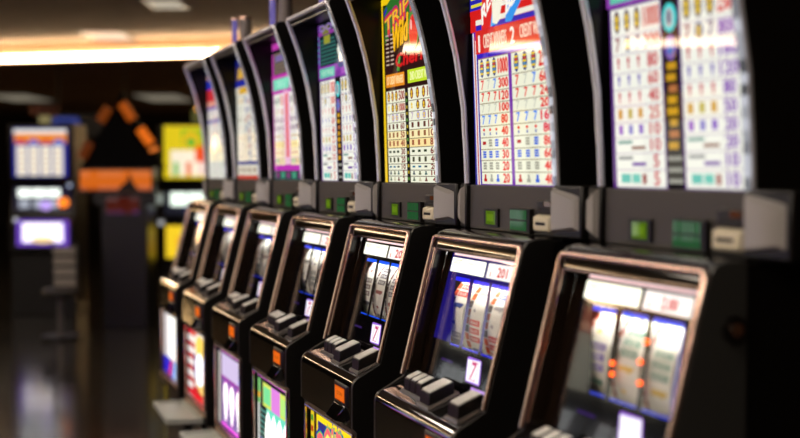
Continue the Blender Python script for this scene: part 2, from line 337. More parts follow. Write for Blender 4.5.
def art_flag(A):           # blue, red and white top over pale rows
    backing(A); A.rect(-.2395, 1.467, .2395, 2.0, (214, 206, 200), 1)
    cells = [None, None, None, None, (255, 236, 190), (255, 246, 206), None, None]  # two creamy rows are painted glare, not print
    rows = [('D', [(206, 180, 160)] * 3, ['50', '90'], [(170, 80, 80)]), ('v', [(140, 110, 130)] * 3, ['40', '80'], [(170, 60, 70)]), ('D', [(206, 180, 150)] * 3, ['25', '50'], [(170, 90, 80)]), ('v', [(190, 110, 110)] * 3, ['20', '40'], [(170, 90, 80)]),
            ('b', [(230, 200, 170)] * 3, ['15', '30'], [(206, 150, 120)]), ('b', [(240, 220, 190)] * 3, ['10', '20'], [(206, 170, 140)]), ('D', [(190, 196, 180)] * 3, ['5', '10'], [(170, 160, 150)]), ('b', [(180, 186, 170)] * 3, ['2', '4'], [(160, 150, 140)])]
    table(A, [(-.215, .0), (.02, .235)], uneven(1.80, 8, 1.765, 1.469), rows, line=(190, 186, 190), cell=(224, 222, 210), cells=cells)
    A.rect(-.2395, 1.755, .2395, 1.775, (120, 110, 170), 2.5); A.rect(-.2395, 1.825, .2395, 1.842, (120, 100, 170), 2); A.rect(-.2395, 1.842, .2395, 1.87, (216, 150, 130), 2)
    A.rect(-.2395, 1.87, .2395, 1.95, (196, 40, 50), 2); A.poly([(.0, 1.87), (.05, 1.95), (.2395, 1.95), (.2395, 1.87)], (226, 226, 222), 3)
    A.rect(-.2395, 1.935, .0, 1.985, (34, 46, 176), 3); A.rect(-.2395, 1.985, .2395, 2.01, (206, 160, 160), 2); A.rect(-.2395, 2.01, .2395, 2.04, (30, 40, 140), 2)

# ------------------------------------------------------------------ belly-glass artwork
def belly_fn(a, b, L): return (a, .012 - .0005 * L, b)
def belly_base(A, c): A.rect(-.232, .449, .232, .772, c, 0, sample=True)
def bel_double(A):
    belly_base(A, (24, 16, 10)); A.rect(-.228, .452, -.196, .768, (222, 190, 30), 1)
    for i in range(9): A.rect(-.224, .458 + i * .034, -.2, .476 + i * .034, (170, 40, 30) if i % 2 else (60, 140, 50), 2)
    A.rect(-.166, .452, .228, .768, (246, 214, 20), 1, sample=True)
    A.poly([(-.15, .66), (-.15, .755), (.21, .755), (.21, .7), (.1, .735), (-.05, .735)], (44, 40, 120), 2); A.rect(-.15, .742, .21, .756, (246, 214, 20), 3)
    arch = lambda a, b, u, v: (a, b + .05 * math.sin(PI * u))
    A.text('DOUBLE', -.155, .6, .215, .705, (30, 60, 150), 3, bold=.014, warp=arch); A.text('DOUBLE', -.15, .6, .21, .7, (90, 200, 60), 4, bold=.009, warp=arch)
    A.text('DOUBLE', -.148, .602, .208, .698, (236, 100, 110), 5, bold=.006, warp=arch); A.text('DOUBLE', -.148, .604, .208, .68, (250, 230, 110), 6, bold=.002, warp=arch)
    A.rect(-.12, .48, .18, .57, (206, 40, 34), 3)
def bel_lotus(A):
    belly_base(A, (20, 30, 34)); A.rect(-.228, .758, .228, .77, (214, 50, 200), 1)
    A.rect(-.225, .66, -.19, .75, (120, 190, 110), 1); A.rect(-.225, .68, -.19, .7, (226, 160, 50), 2)
    for i in range(10): A.rect(-.2, .455 + i * .02, -.11, .464 + i * .02, (70, 130, 120), 1)
    A.rect(-.15, .66, -.03, .745, (206, 220, 96), 1); A.rect(-.14, .672, -.04, .732, (120, 220, 150), 2); A.rect(-.03, .66, .09, .745, (220, 130, 220), 1); A.rect(.09, .66, .228, .745, (206, 220, 96), 1); A.rect(.1, .672, .2, .73, (180, 230, 120), 2)
    A.rect(-.1, .452, .228, .66, (110, 220, 190), 1)
    for i in range(4):
        x = -.075 + i * .08; A.poly([(x - .045, .56), (x - .03, .625), (x, .652), (x + .03, .625), (x + .045, .56), (x + .03, .47), (x - .03, .47)], (255, 255, 246), 2, 1.8, True)  # white glare ovals painted in as extra-bright shapes
        A.ell(x + .04, .55, .006, .02, (40, 90, 70), 3); A.ell(x + .03, .505, .012, .006, (226, 120, 200), 3)
    A.rect(-.2, .452, -.15, .54, (90, 60, 130), 2); A.rect(-.225, .452, -.205, .66, (220, 220, 214), 2)
def bel_tulip(A):
    belly_base(A, (60, 36, 70)); A.rect(-.228, .452, -.195, .75, (196, 190, 180), 1); A.rect(-.16, .758, .228, .77, (230, 60, 220), 1)
    A.rect(-.165, .65, .228, .75, (206, 190, 226), 1, sample=True); A.rect(-.165, .452, .228, .65, (120, 96, 160), 1)
    A.rect(-.165, .645, .228, .66, (150, 60, 160), 2)
    for x in (-.085, .03, .15):
        A.poly([(x - .055, .58), (x - .045, .63), (x, .648), (x + .045, .63), (x + .055, .58), (x + .015, .47), (x - .015, .47)], (190, 70, 190), 2)
        A.poly([(x - .045, .58), (x - .036, .622), (x, .64), (x + .036, .622), (x + .045, .58), (x + .012, .48), (x - .012, .48)], (255, 252, 246), 3, 1.6, True)
    A.rect(-.165, .452, .228, .466, (226, 60, 220), 4)
def bel_flag(A):
    belly_base(A, (226, 220, 216))
    for i in range(6): A.rect(-.23, .46 + i * .055, -.06, .485 + i * .055, (170, 22, 40), 1)
    A.rect(-.12, .44 + .01, .232, .51, (190, 26, 34), 1); A.rect(-.23, .452, .1, .475, (190, 26, 34), 1); A.rect(-.23, .75, .0, .77, (190, 30, 46), 1)
    A.ell(.07, .7, .11, .055, (246, 206, 90), 2, 1.2); A.ell(.06, .6, .1, .075, (255, 255, 255), 3, 1.6); A.rect(-.08, .56, -.04, .66, (40, 50, 150), 2); A.ell(.1, .53, .1, .04, (244, 200, 110), 2); A.rect(-.05, .545, -.02, .57, (40, 50, 150), 2)  # white ellipse is the mid-panel glow, painted in
def bel_white(A):
    belly_base(A, (236, 240, 232)); A.rect(-.23, .45, -.13, .77, (214, 206, 206), 1); A.rect(-.14, .45, -.115, .77, (120, 120, 140), 2); A.rect(-.105, .55, .23, .765, (255, 255, 248), 2, 1.3, True)
    A.rect(-.232, .449, .232, .535, (40, 30, 190), 3); A.poly([(-.1, .449), (-.02, .535), (.03, .535), (-.03, .449)], (220, 50, 90), 4); A.poly([(.03, .449), (.07, .535), (.2, .535), (.16, .449)], (150, 190, 240), 4)

# ------------------------------------------------------------------ slot machine
HW = .262
HOOD = [(1.345, .255), (1.47, .2485), (1.55, .245), (1.61, .2405), (1.666, .2375), (1.735, .2265), (1.80, .2155), (1.87, .199), (1.937, .180), (2.0, .157), (2.05, .138)]
def fr_y(z): return .066 + .255 * (z - .966)       # sloping face of the reel bezel
def rg_y(z): return fr_y(z) + .037                 # reel glass, sunk behind it
def deck_front(): return [(.022 - .034 * math.cos(a), .9075 + .034 * math.sin(a)) for a in [i * PI / 2 / 11 * .78 for i in range(12)]]
_C = {}
def cached(key, fn):
    if key not in _C: _C[key] = fn().data(key)
    return _C[key]
def b_cabinet():
    m = MB()
    prof = [(.03, .02), (.03, .785), (.012, .785), (.012, .93), (.13, .975), (.135, .962), (.455, .962), (.455, 1.303), (.235, 1.303), (.235, 1.345), (.72, 1.345), (.72, .02)]
    m.prism(prof, -.248, .248, SIDE)
    for s in (-1, 1): m.box(min(s * .248, s * .258), max(s * .248, s * .258), .225, .72, .02, 1.345, SIDE)
    m.box(-.24, .24, .06, .70, 0, .02, BLACK)
    return m
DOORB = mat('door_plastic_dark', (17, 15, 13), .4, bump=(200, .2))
def b_door(pl=None):
    m = MB(); pl = pl or DOORB; df = deck_front()
    side = [(.0, .385), (.0, .788), (-.012, .8), (-.012, .9075)] + df[1:] + [(fr_y(.972), .972), (fr_y(1.325), 1.325), (.168, 1.343), (.19, 1.35), (.232, 1.35), (.232, .385)]
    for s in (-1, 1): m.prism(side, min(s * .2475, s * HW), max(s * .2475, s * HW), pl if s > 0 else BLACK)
    for s in (-1, 1): m.prism([(fr_y(.98) + .002, .98), (fr_y(1.3) + .002, 1.3), (.45, 1.3), (.45, .975)], min(s * .2475, s * .245), max(s * .2475, s * .245), WALLIN)
    # rounded head over the window
    m.prism([(fr_y(1.298), 1.298), (fr_y(1.325) - .002, 1.325), (.165, 1.341), (.18, 1.349), (.2, 1.352), (.2345, 1.352), (.2345, 1.298)], -.2475, .2475, GLOSS, True)
    # rails of the belly door
    m.box(-.2475, .2475, .0, .03, .772, .794, BLACK); m.box(-.2475, .2475, .0, .03, .385, .449, BLACK)
    return m
def b_deck():
    m = MB(); df = deck_front()
    prof = [(-.012, .797), (-.012, .86)] + df + [(.125, .9827)] + [(.125, .90), (.02, .86), (.02, .794)]
    m.prism(prof, -.247, .247, DECKM, True); return m
def b_bezel():
    m = MB(); w = .2555
    z0, z1 = .976, 1.332
    P = [(-w, fr_y(z0) - .004, z0), (-w, fr_y(1.15) - .004, 1.15), (-w, fr_y(z1 - .012) - .004, z1 - .012), (-w + .004, fr_y(z1 - .003) - .004, z1 - .003), (-w + .012, fr_y(z1) - .004, z1)]
    P += [(w - .012, fr_y(z1) - .004, z1), (w - .004, fr_y(z1 - .003) - .004, z1 - .003), (w, fr_y(z1 - .012) - .004, z1 - .012), (w, fr_y(1.15) - .004, 1.15), (w, fr_y(z0) - .004, z0)]
    m.tube(P, .0065, CHROME, 10)
    w2 = .2455; z1 = 1.303
    P = [(-w2, fr_y(z0 + .012) + .003, z0 + .012), (-w2, fr_y(z1) + .003, z1), (w2, fr_y(z1) + .003, z1), (w2, fr_y(z0 + .012) + .003, z0 + .012)]
    m.tube(P, .0035, CHROME, 8)
    return m
def rg_fn(a, b, L): return (a, rg_y(b) - .0004 * L, b)
WIN = [((-.150, -.061), (-.090, -.034)), ((-.038, .052), (-.016, .078)), ((.069, .168), (.096, .186))]   # reel windows: (left, right) at top, at bottom
WT, WB = 1.230, 1.076
def b_mask(c, edge, glow):
    def f():
        A = Art(rg_fn); bk = mat('mask_%02x%02x%02x' % c, c, .12) if not glow else lit(c, .8)
        xs_t = [-.203] + [x for w in WIN for x in w[0]] + [.244]; xs_b = [-.203] + [x for w in WIN for x in w[1]] + [.244]
        dark = mat('mask_dark', (9, 8, 12), .1)
        for i in range(0, 8, 2): A.poly([(xs_b[i], WB), (xs_b[i + 1], WB), (xs_t[i + 1], WT), (xs_t[i], WT)], bk, 0)
        A.rect(-.203, WT, .244, 1.298, bk, 0); A.rect(-.203, .984, .244, WB, dark, 0); A.rect(-.244, .984, -.203, 1.298, WALLIN, 0)
        for (t, b) in WIN:
            A.rect(t[0] + .002, WT - .004, t[1], WT + .005, edge, 1, 1.4); A.rect(b[0], WB - .004, b[1], WB, edge, 1, .8)
        t, b = WIN[2]; A.poly([(b[1], WB), (b[1] + .004, WB), (t[1] + .004, WT), (t[1], WT)], edge, 1, .8)
        return A
    return f
def b_header(txt, warm):
    def f():
        A = Art(rg_fn)
        A.rect(-.195, 1.246, .012, 1.281, (255, 255, 236), 2, 1.7, True); A.rect(.026, 1.246, .182, 1.281, (255, 246, 240), 2, 1.4, True)
        A.text('CREDITS', -.185, 1.266, -.13, 1.277, (60, 56, 46), 3); A.text('0', -.182, 1.25, -.174, 1.262, (60, 56, 46), 3); A.text('WINNER PAID', -.1, 1.268, -.03, 1.276, (190, 186, 160), 3)
        A.text(txt, .085, 1.252, .138, 1.274, (226, 70, 60), 3, bold=.0015); A.rect(.045, 1.25, .05, 1.262, (230, 120, 110), 3)
        A.rect(-.19, 1.287, .19, 1.2945, (255, 214, 214), 2, 1.5, True)  # glare of the tube lamp, painted as a pink-white strip
        return A
    return f
def b_card(t):
    def f():
        A = Art(rg_fn)
        A.poly([(.030, 1.056), (.036, 1.06), (.104, 1.06), (.110, 1.056), (.126, 1.008), (.122, 1.003), (.05, 1.003), (.044, 1.007)], (170, 110, 240), 2, 1.0)
        A.poly([(.034, 1.054), (.106, 1.057), (.121, 1.007), (.05, 1.006)], (255, 252, 255), 3, 1.25, True)
        if t:
            A.text(t, .066, 1.013, .09, 1.05, (226, 60, 130), 4, bold=.001); A.frame(.06, 1.01, .098, 1.053, .002, (240, 150, 190), 4)
        return A
    return f
def b_slit():
    A = Art(rg_fn); A.rect(.085, .989, .19, .996, (206, 150, 250), 2, 1.0); return A
def b_slit2():
    A = Art(rg_fn); A.rect(-.12, 1.03, -.05, 1.036, (70, 40, 120), 2, .5); return A
def b_pane():
    m = MB(); y = -.003
    g = _M.get('clear_glass')
    if not g:
        g = bpy.data.materials.new('clear_glass'); g.use_nodes = True; nt = g.node_tree; nt.nodes.clear()
        o = nt.nodes.new('ShaderNodeOutputMaterial'); mx = nt.nodes.new('ShaderNodeMixShader'); t = nt.nodes.new('ShaderNodeBsdfTransparent'); gl = nt.nodes.new('ShaderNodeBsdfGlossy'); fr = nt.nodes.new('ShaderNodeFresnel')
        gl.inputs['Roughness'].default_value = .03; fr.inputs['IOR'].default_value = 1.5
        ge = nt.nodes.new('ShaderNodeNewGeometry'); sb = nt.nodes.new('ShaderNodeMath'); sb.operation = 'SUBTRACT'; sb.inputs[0].default_value = 1; ml = nt.nodes.new('ShaderNodeMath'); ml.operation = 'MULTIPLY'
        nt.links.new(ge.outputs['Backfacing'], sb.inputs[1]); nt.links.new(fr.outputs[0], ml.inputs[0]); nt.links.new(sb.outputs[0], ml.inputs[1]); nt.links.new(ml.outputs[0], mx.inputs[0]); nt.links.new(t.outputs[0], mx.inputs[1]); nt.links.new(gl.outputs[0], mx.inputs[2]); nt.links.new(mx.outputs[0], o.inputs[0]); _M['clear_glass'] = g
    P = [(-.244, rg_y(.988) + y, .988), (.244, rg_y(.988) + y, .988), (.244, rg_y(1.295) + y, 1.295), (-.244, rg_y(1.295) + y, 1.295)]
    m.hull8([(a, b + .0014, c) for a, b, c in P], P, g); return m
RR = .14; RCY, RCZ = .293, 1.119
def reel_fn(x0):
    def f(a, b, L):       # a across the strip, b arc length, 0 at the middle of the front
        th = b / RR; r = RR + .0003 * L
        return (x0 + a, RCY - r * math.cos(th), RCZ + r * math.sin(th))
    return f
REELM = mat('reel_strip', (238, 238, 226), .5); GREYP = mat('reel_grey', (120, 120, 126), .5)
def paint(c): return mat('ink_%02x%02x%02x' % c, c, .5)
def b_reel(k, j):
    x0 = (-.118, -.004, .108)[j]
    A = Art(reel_fn(x0)); w = .047
    n = 56
    for i in range(n):
        b0, b1 = RR * 2 * PI * i / n, RR * 2 * PI * (i + 1) / n
        A.face([A.fn(-w, b0, 0), A.fn(w, b0, 0), A.fn(w, b1, 0), A.fn(-w, b1, 0)], REELM, True)
    for s in (-1, 1): A.poly([], REELM) if False else A.face([(x0 + s * w, RCY - RR * math.cos(s * 2 * PI * i / 32), RCZ + RR * math.sin(s * 2 * PI * i / 32)) for i in range(32)], REELM)
    side = paint({0: (150, 60, 40), 1: (220, 84, 30), 2: (120, 70, 60)}.get(k, (110, 90, 86)))
    for i in range(14):
        b = -.13 + i * .02; A.rect(-w, b, -w + (.022 if k == 1 else .012), b + .017, side if i % 3 else paint((70, 66, 70)), 1)
    pal = {0: [(110, 90, 180), (226, 196, 70), (96, 150, 130)], 1: [(60, 90, 170), (206, 40, 40), (160, 160, 160)], 2: [(120, 110, 110), (150, 80, 70), (90, 90, 100)], 3: [(96, 96, 100), (110, 120, 120), (70, 70, 80)]}.get(k, [(100, 96, 110), (130, 100, 100), (90, 110, 110)])
    ph = (.02, -.01, .035)[j] + .006 * k
    for i in range(-2, 3):
        b = ph + i * .072; c = paint(pal[(i + j) % 3])
        if (i + j + k) % 2: A.text('7', -.016, b - .026, .034, b + .026, c, 1.5, bold=.003)
        else:
            for q in (-1, 0, 1):
                A.rect(-.02, b + q * .02 - .007, .038, b + q * .02 + .007, c, 1.5); A.text('BAR', -.012, b + q * .02 - .004, .03, b + q * .02 + .004, REELM, 2.5)
    return A
def deck_z(y): return .9425 + .40 * (y - .006)
def b_button(x0, x1, y0, y1):
    def f():
        m = MB(); h = .034
        def q(x, y, e): return (x, y - .37 * 0, deck_z(y) + e)
        loop = lambda i, e: [q(x0 + i, y0 + i, e), q(x1 - i, y0 + i, e), q(x1 - i, y1 - i, e), q(x0 + i, y1 - i, e)]
        m.hull8(loop(-.002, -.004), loop(.0, h * .9), BLACK); m.hull8(loop(.002, h * .9), loop(.005, h), BTN)
        return m
    return f
BTNS = [(-.156, -.123, .034, .072), (-.116, -.083, .034, .072), (-.076, -.043, .034, .072), (-.012, .046, .02, .083), (.158, .214, .022, .083)]
PLATES = ((-.17, -.035, .026, .09), (-.022, .056, .012, .094), (.148, .224, .014, .094))
def b_deckplate(x0, x1, y0, y1):
    def f():
        m = MB()
        m.hull8([(x0, y0, deck_z(y0) - .004), (x1, y0, deck_z(y0) - .004), (x1, y1, deck_z(y1) - .004), (x0, y1, deck_z(y1) - .004)], [(x0 + .002, y0 + .002, deck_z(y0) + .0025), (x1 - .002, y0 + .002, deck_z(y0) + .0025), (x1 - .002, y1 - .002, deck_z(y1) + .0025), (x0 + .002, y1 - .002, deck_z(y1) + .0025)], GREYM)
        return m
    return f
def b_coinhead():
    m = MB(); m.hull8([(.1, -.011, .845), (.225, -.011, .845), (.225, -.011, .912), (.1, -.011, .912)][::-1], [(.108, -.017, .852), (.218, -.017, .852), (.218, -.017, .905), (.108, -.017, .905)][::-1], BLACK)
    m.hull8([(.07, -.010, .80), (.2, -.010, .80), (.215, -.010, .852), (.1, -.010, .852)][::-1], [(.08, -.036, .806), (.17, -.036, .806), (.205, -.017, .85), (.108, -.017, .85)][::-1], GLOSS)
    return m
def b_coinlamp():
    A = Art(lambda a, b, L: (a, -.0175 - .0005 * L, b)); A.rect(.12, .86, .207, .9, (236, 106, 14), 1, .95, True); A.text('COIN', .14, .876, .188, .886, (120, 50, 10), 2); A.frame(.12, .86, .207, .9, .003, (180, 70, 10), 2); return A
def b_hood():
    m = MB(); cv = [(y, z) for z, y in HOOD]
    fin = cv + [(.142, 2.066), (.155, 2.075), (.42, 2.075), (.42, 1.345)]
    for s in (-1, 1): m.prism(fin, min(s * .2565, s * HW), max(s * .2565, s * HW), BLACK)
    for s in (-1, 1): m.prism([(y + .004, z) for z, y in HOOD[1:]] + [(.29, 2.05), (.29, 1.47)], min(s * .2565, s * .256), max(s * .2565, s * .256), LINER)
    m.prism([(.139, 2.047), (.142, 2.066), (.155, 2.075), (.42, 2.075), (.42, 2.047)], -.2565, .2565, BLACK, False)
    m.prism([(.285, 1.345), (.285, 2.047), (.42, 2.047), (.42, 2.075), (.72, 2.075), (.72, 1.345)], -.2555, .2555, SIDE)
    return m
def b_trim():
    m = MB(); x = .2525
    P = [(-x, y - .002, z) for z, y in HOOD[1:]] + [(-x + .006, .1365, 2.058), (x - .006, .1365, 2.058)] + [(x, y - .002, z) for z, y in HOOD[1:][::-1]]
    m.tube(P, .008, TRIM, 10)
    m.tube([(-.24, .148, 2.036), (.24, .148, 2.036)], .0045, GREYM, 8)
    return m
def b_edge():  # gleam along the right hood edge, built as bright and dim glowing segments
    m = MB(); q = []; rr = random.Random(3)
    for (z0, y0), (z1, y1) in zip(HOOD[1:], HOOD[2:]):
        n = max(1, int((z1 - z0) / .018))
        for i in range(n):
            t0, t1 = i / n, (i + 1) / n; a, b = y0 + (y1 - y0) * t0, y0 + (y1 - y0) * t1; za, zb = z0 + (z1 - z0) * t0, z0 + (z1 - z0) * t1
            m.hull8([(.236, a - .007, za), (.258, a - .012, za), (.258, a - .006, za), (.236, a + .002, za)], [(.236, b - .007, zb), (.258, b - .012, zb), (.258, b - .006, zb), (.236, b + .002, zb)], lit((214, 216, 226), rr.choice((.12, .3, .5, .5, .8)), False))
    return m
def b_panel():
    m = MB(); m.box(-.2415, .2415, .249, .284, 1.352, 1.4665, PANEL); return m
def b_display():
    A = Art(lambda a, b, L: (a, .2425 - .0005 * L, b)); A.box(-.140, -.058, .243, .252, 1.363, 1.408, BLACK); A.rect(-.126, 1.368, -.07, 1.402, (108, 150, 14), 1, .42); A.rect(-.118, 1.376, -.08, 1.394, (136, 180, 24), 2, .45); return A
def b_keypad():
    A = Art(lambda a, b, L: (a, .2355 - .0005 * L, b)); A.box(.028, .132, .236, .252, 1.355, 1.413, BLACK); A.rect(.03, 1.358, .122, 1.411, DARKGREEN, 1)
    for r in (0, 1):
        for i in range(8): A.rect(.033 + i * .0112, 1.361 + r * .0262, .0395 + i * .0112, 1.383 + r * .0262, (40, 132, 66), 2, .5)
    return A
def b_validator():
    m = MB(); m.box(.158, .238, .240, .252, 1.404, 1.436, BLACK)
    m.hull8([(.152, .25, 1.36), (.24, .25, 1.36), (.24, .25, 1.403), (.152, .25, 1.403)][::-1], [(.158, .232, 1.365), (.234, .232, 1.365), (.234, .232, 1.397), (.158, .232, 1.397)][::-1], CREAM); return m
def b_vslot():
    A = Art(lambda a, b, L: (a, .2395 - .0005 * L, b)); A.rect(.17, 1.412, .23, 1.418, mat('slot_dark', (4, 4, 4), .6), 1); A.rect(.2, 1.421, .232, 1.432, (110, 52, 16), 1, .4)
    A.box(.172, .22, .2312, .233, 1.378, 1.385, mat('slot_dark', (4, 4, 4), .6)); return A
def b_pod(s):
    def f():
        m = MB(); P = lambda x, y, z: (s * x, y, z)
        lo = [P(.243, .30, 1.35), P(.243, .236, 1.35), P(.336, .262, 1.35), P(.336, .32, 1.35)]; hi = [P(.243, .30, 1.47), P(.243, .236, 1.47), P(.336, .262, 1.47), P(.336, .32, 1.47)]
        if s < 0: lo, hi = lo[::-1], hi[::-1]
        m.hull8(lo, hi, BLACK); return m
    return f
def b_grille(s):
    def f():
        m = MB(); P = lambda x, d, z: (s * x, .236 + (x - .243) * .28 - d, z)
        a = [P(.249, -.004, 1.36), P(.33, -.004, 1.368), P(.33, -.004, 1.448), P(.249, -.004, 1.466)]; b = [P(.256, .012, 1.37), P(.318, .010, 1.378), P(.318, .010, 1.438), P(.256, .012, 1.456)]
        if s > 0: a, b = a[::-1], b[::-1]
        m.hull8(a[::-1], b[::-1], PODM); return m
    return f
def b_bellyframe():
    m = MB(); m.tube([(-.236, -.002, .446), (-.236, -.002, .776), (.236, -.002, .776), (.236, -.002, .446)], .0042, CHROME, 8, True)
    m.box(-.245, .245, -.008, .004, .418, .428, CHROME); return m
def b_tray():
    m = MB(); z = .405
    a = [(-.24, -.155), (.2, -.165), (.235, -.01), (-.24, -.01)]; i = [(-.222, -.138), (.186, -.146), (.216, -.02), (-.222, -.02)]
    m.mesh([(x, y, z - .012) for x, y in a] + [(x, y, z + .01) for x, y in a] + [(x, y, z + .01) for x, y in i] + [(x, y, z + .001) for x, y in i],
           [(3, 2, 1, 0)] + [(j, (j + 1) % 4, 4 + (j + 1) % 4, 4 + j) for j in range(4)] + [(4 + j, 4 + (j + 1) % 4, 8 + (j + 1) % 4, 8 + j) for j in range(4)] + [(8 + j, 8 + (j + 1) % 4, 12 + (j + 1) % 4, 12 + j) for j in range(4)] + [(12, 13, 14, 15)], TRAY)
    m.box(-.2, .2, -.011, .01, z - .05, z - .012, BLACK); return m
def b_lampbar():
    m = MB(); m.cyl((-.2, .20, 1.287), .007, .40, lit((255, 252, 246), 95), 10, 'x'); return m
def b_candle():
    m = MB(); m.cyl((0, .245, 2.075), .034, .02, CHROME); m.cyl((0, .245, 2.095), .028, .105, mat('lens_grey', (150, 140, 136), .25)); m.cyl((0, .245, 2.2), .03, .012, CHROME); return m
def b_candletube():
    m = MB(); m.cyl((0, .192, 2.075), .012, .118, lit((132, 116, 200), .55)); m.cyl((0, .192, 2.193), .013, .01, CHROME); return m
def b_lock():
    m = MB(); m.cyl((.258, .205, 1.235), .024, .012, BLACK, 18, 'x'); m.cyl((.27, .205, 1.235), .012, .004, CHROME, 16, 'x'); return m

ROW = 'slot machines standing in the row'
SPEC = [
 (art_diamond, bel_lotus, (9, 9, 13), (60, 80, 240), False, '2.00', '', 'nearest black slot machine, blurred, with a purple and teal pay glass'),
 (art_stripes, bel_double, (24, 10, 120), (40, 40, 255), True, '201', '7', 'black slot machine with red, white and blue sevens and a blue reel surround'),
 (art_cherry, bel_double, (10, 9, 12), (30, 90, 255), False, '20', '7', 'black slot machine with the yellow-edged cherry pay glass over a yellow lower panel'),
 (art_diamond, bel_lotus, (9, 9, 12), (40, 70, 230), False, '25', '7', 'black slot machine with purple and teal pay glass beside the yellow-edged cherry machine'),
 (art_pink, bel_tulip, (9, 9, 12), (40, 50, 220), False, '10', '7', 'black slot machine with the magenta-framed pay glass and purple tulip lower panel'),
 (art_gold, bel_flag, (9, 9, 16), (40, 50, 220), False, '10', '', 'black slot machine with red-and-white striped lower panel under a gold plaque'),
 (art_flag, bel_white, (9, 9, 16), (50, 60, 200), False, '10', '', 'farthest black slot machine of the row, white lower panel with a blue foot'),
]
CX, PITCH, Y0 = -1.949, .70, 1.017
def slot_machine(k):
    art, bel, mc, ec, glow, hdr, card, label = SPEC[k]
    t = thing('slot_machine', label, 'slot machine', (CX - PITCH * k, Y0, 0), 0, ROW)
    def part(name, key, fn, parent=t, bevel=0, lab=None):
        o = link(name, cached(key, fn), parent, bevel)
        if lab: o['label'] = lab
        return o
    part('cabinet', 'cabinet', b_cabinet, bevel=.002)
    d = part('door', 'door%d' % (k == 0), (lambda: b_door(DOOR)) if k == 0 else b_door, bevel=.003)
    if k == 0: part('lock', 'lock', b_lock, d)
    dk = part('button_deck', 'button_deck', b_deck)
    for i, b in enumerate(PLATES): part('button_plate', 'button_plate%d' % i, b_deckplate(*b), dk, lab='grey metal plate under the buttons')
    for i, b in enumerate(BTNS): part('button', 'button%d' % i, b_button(*b), bevel=.003, lab='grey capped button')
    part('reel_bezel', 'reel_bezel', b_bezel, lab='chrome bezel')
    rg = part('reel_glass', 'reel_glass%d' % k, b_mask(mc, ec, glow))
    part('credit_display', 'credit_display%s' % hdr, b_header(hdr, k), rg, lab='white lit display')
    part('coin_card', 'coin_card%s' % card, b_card(card), rg, lab='white lit card with purple edge')
    part('light_slit', 'light_slit', b_slit, rg, lab='purple lit slit')
    part('light_slit', 'light_slit2', b_slit2, rg, lab='dim purple slit')
    part('window_pane', 'window_pane', b_pane)
    part('reel_lamp', 'reel_lamp', b_lampbar)
    for j in range(3): part('reel', 'reel%d_%d' % (k, j), lambda: b_reel(k, j))
    if k == 0:
        for x, y, z in ((-.03, 0, 1.138), (-.022, 0, 1.119), (.068, 0, 1.191), (.062, 0, 1.154), (.076, 0, 1.118)):  # small emissive orange discs set in front of the reel glass
            m = MB(); m.cyl((x, rg_y(z) - .006, z), .0045, .006, lit((255, 92, 24), 3.5), 12, 'y'); o = link('payline_lamp', m, t); o['label'] = 'small orange lamp'
    ch = part('coin_head', 'coin_head', b_coinhead, bevel=.003)
    part('coin_lamp', 'coin_lamp', b_coinlamp, ch, lab='orange lit coin plate')
    part('hood', 'hood', b_hood, bevel=.002)
    part('hood_trim', 'hood_trim', b_trim, lab='chrome trim along the curved hood edge')
    A = cached('award_' + art.__name__, lambda: (lambda a: (art(a), a)[1])(Art(award_fn, 1.0)))
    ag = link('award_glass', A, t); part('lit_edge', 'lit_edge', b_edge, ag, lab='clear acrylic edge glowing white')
    cp = part('display_panel', 'display_panel', b_panel, bevel=.003)
    part('green_display', 'green_display', b_display, cp); part('keypad', 'keypad', b_keypad, cp)
    bv = part('bill_validator', 'bill_validator', b_validator, bevel=.004); part('bill_slot', 'bill_slot', b_vslot, bv)
    for s in (-1, 1):
        p = part('speaker_pod', 'speaker_pod%d' % s, b_pod(s), bevel=.006); part('speaker_grille', 'speaker_grille%d' % s, b_grille(s), p, lab='pale grey speaker face')
    B = cached('belly_' + bel.__name__, lambda: (lambda a: (bel(a), a)[1])(Art(belly_fn, 1.15)))
    link('belly_glass', B, t)
    part('belly_trim', 'belly_trim', b_bellyframe)
    if k != 6: part('coin_tray', 'coin_tray', b_tray, lab='grey metal coin tray')
    if k < 6:
        c = part('signal_light', 'signal_light', b_candle); part('signal_tube', 'signal_tube', b_candletube, c, lab='pale purple tube')
    return t
for k in range(7): slot_machine(k)

# ------------------------------------------------------------------ camera axes (used only to turn distances measured along the view into floor positions)
YAW, PIT, EYE = math.radians(20.317), math.radians(-2.2524), 1.5
FH = Vector((-math.cos(YAW), math.sin(YAW), 0)); RH = Vector((math.sin(YAW), math.cos(YAW), 0))
def at(d, r, z=0): p = FH * d + RH * r; return Vector((p.x, p.y, z))
FACE = math.atan2(-FH.y, -FH.x) + PI / 2           # turns a thing whose front is -y towards where the camera stands

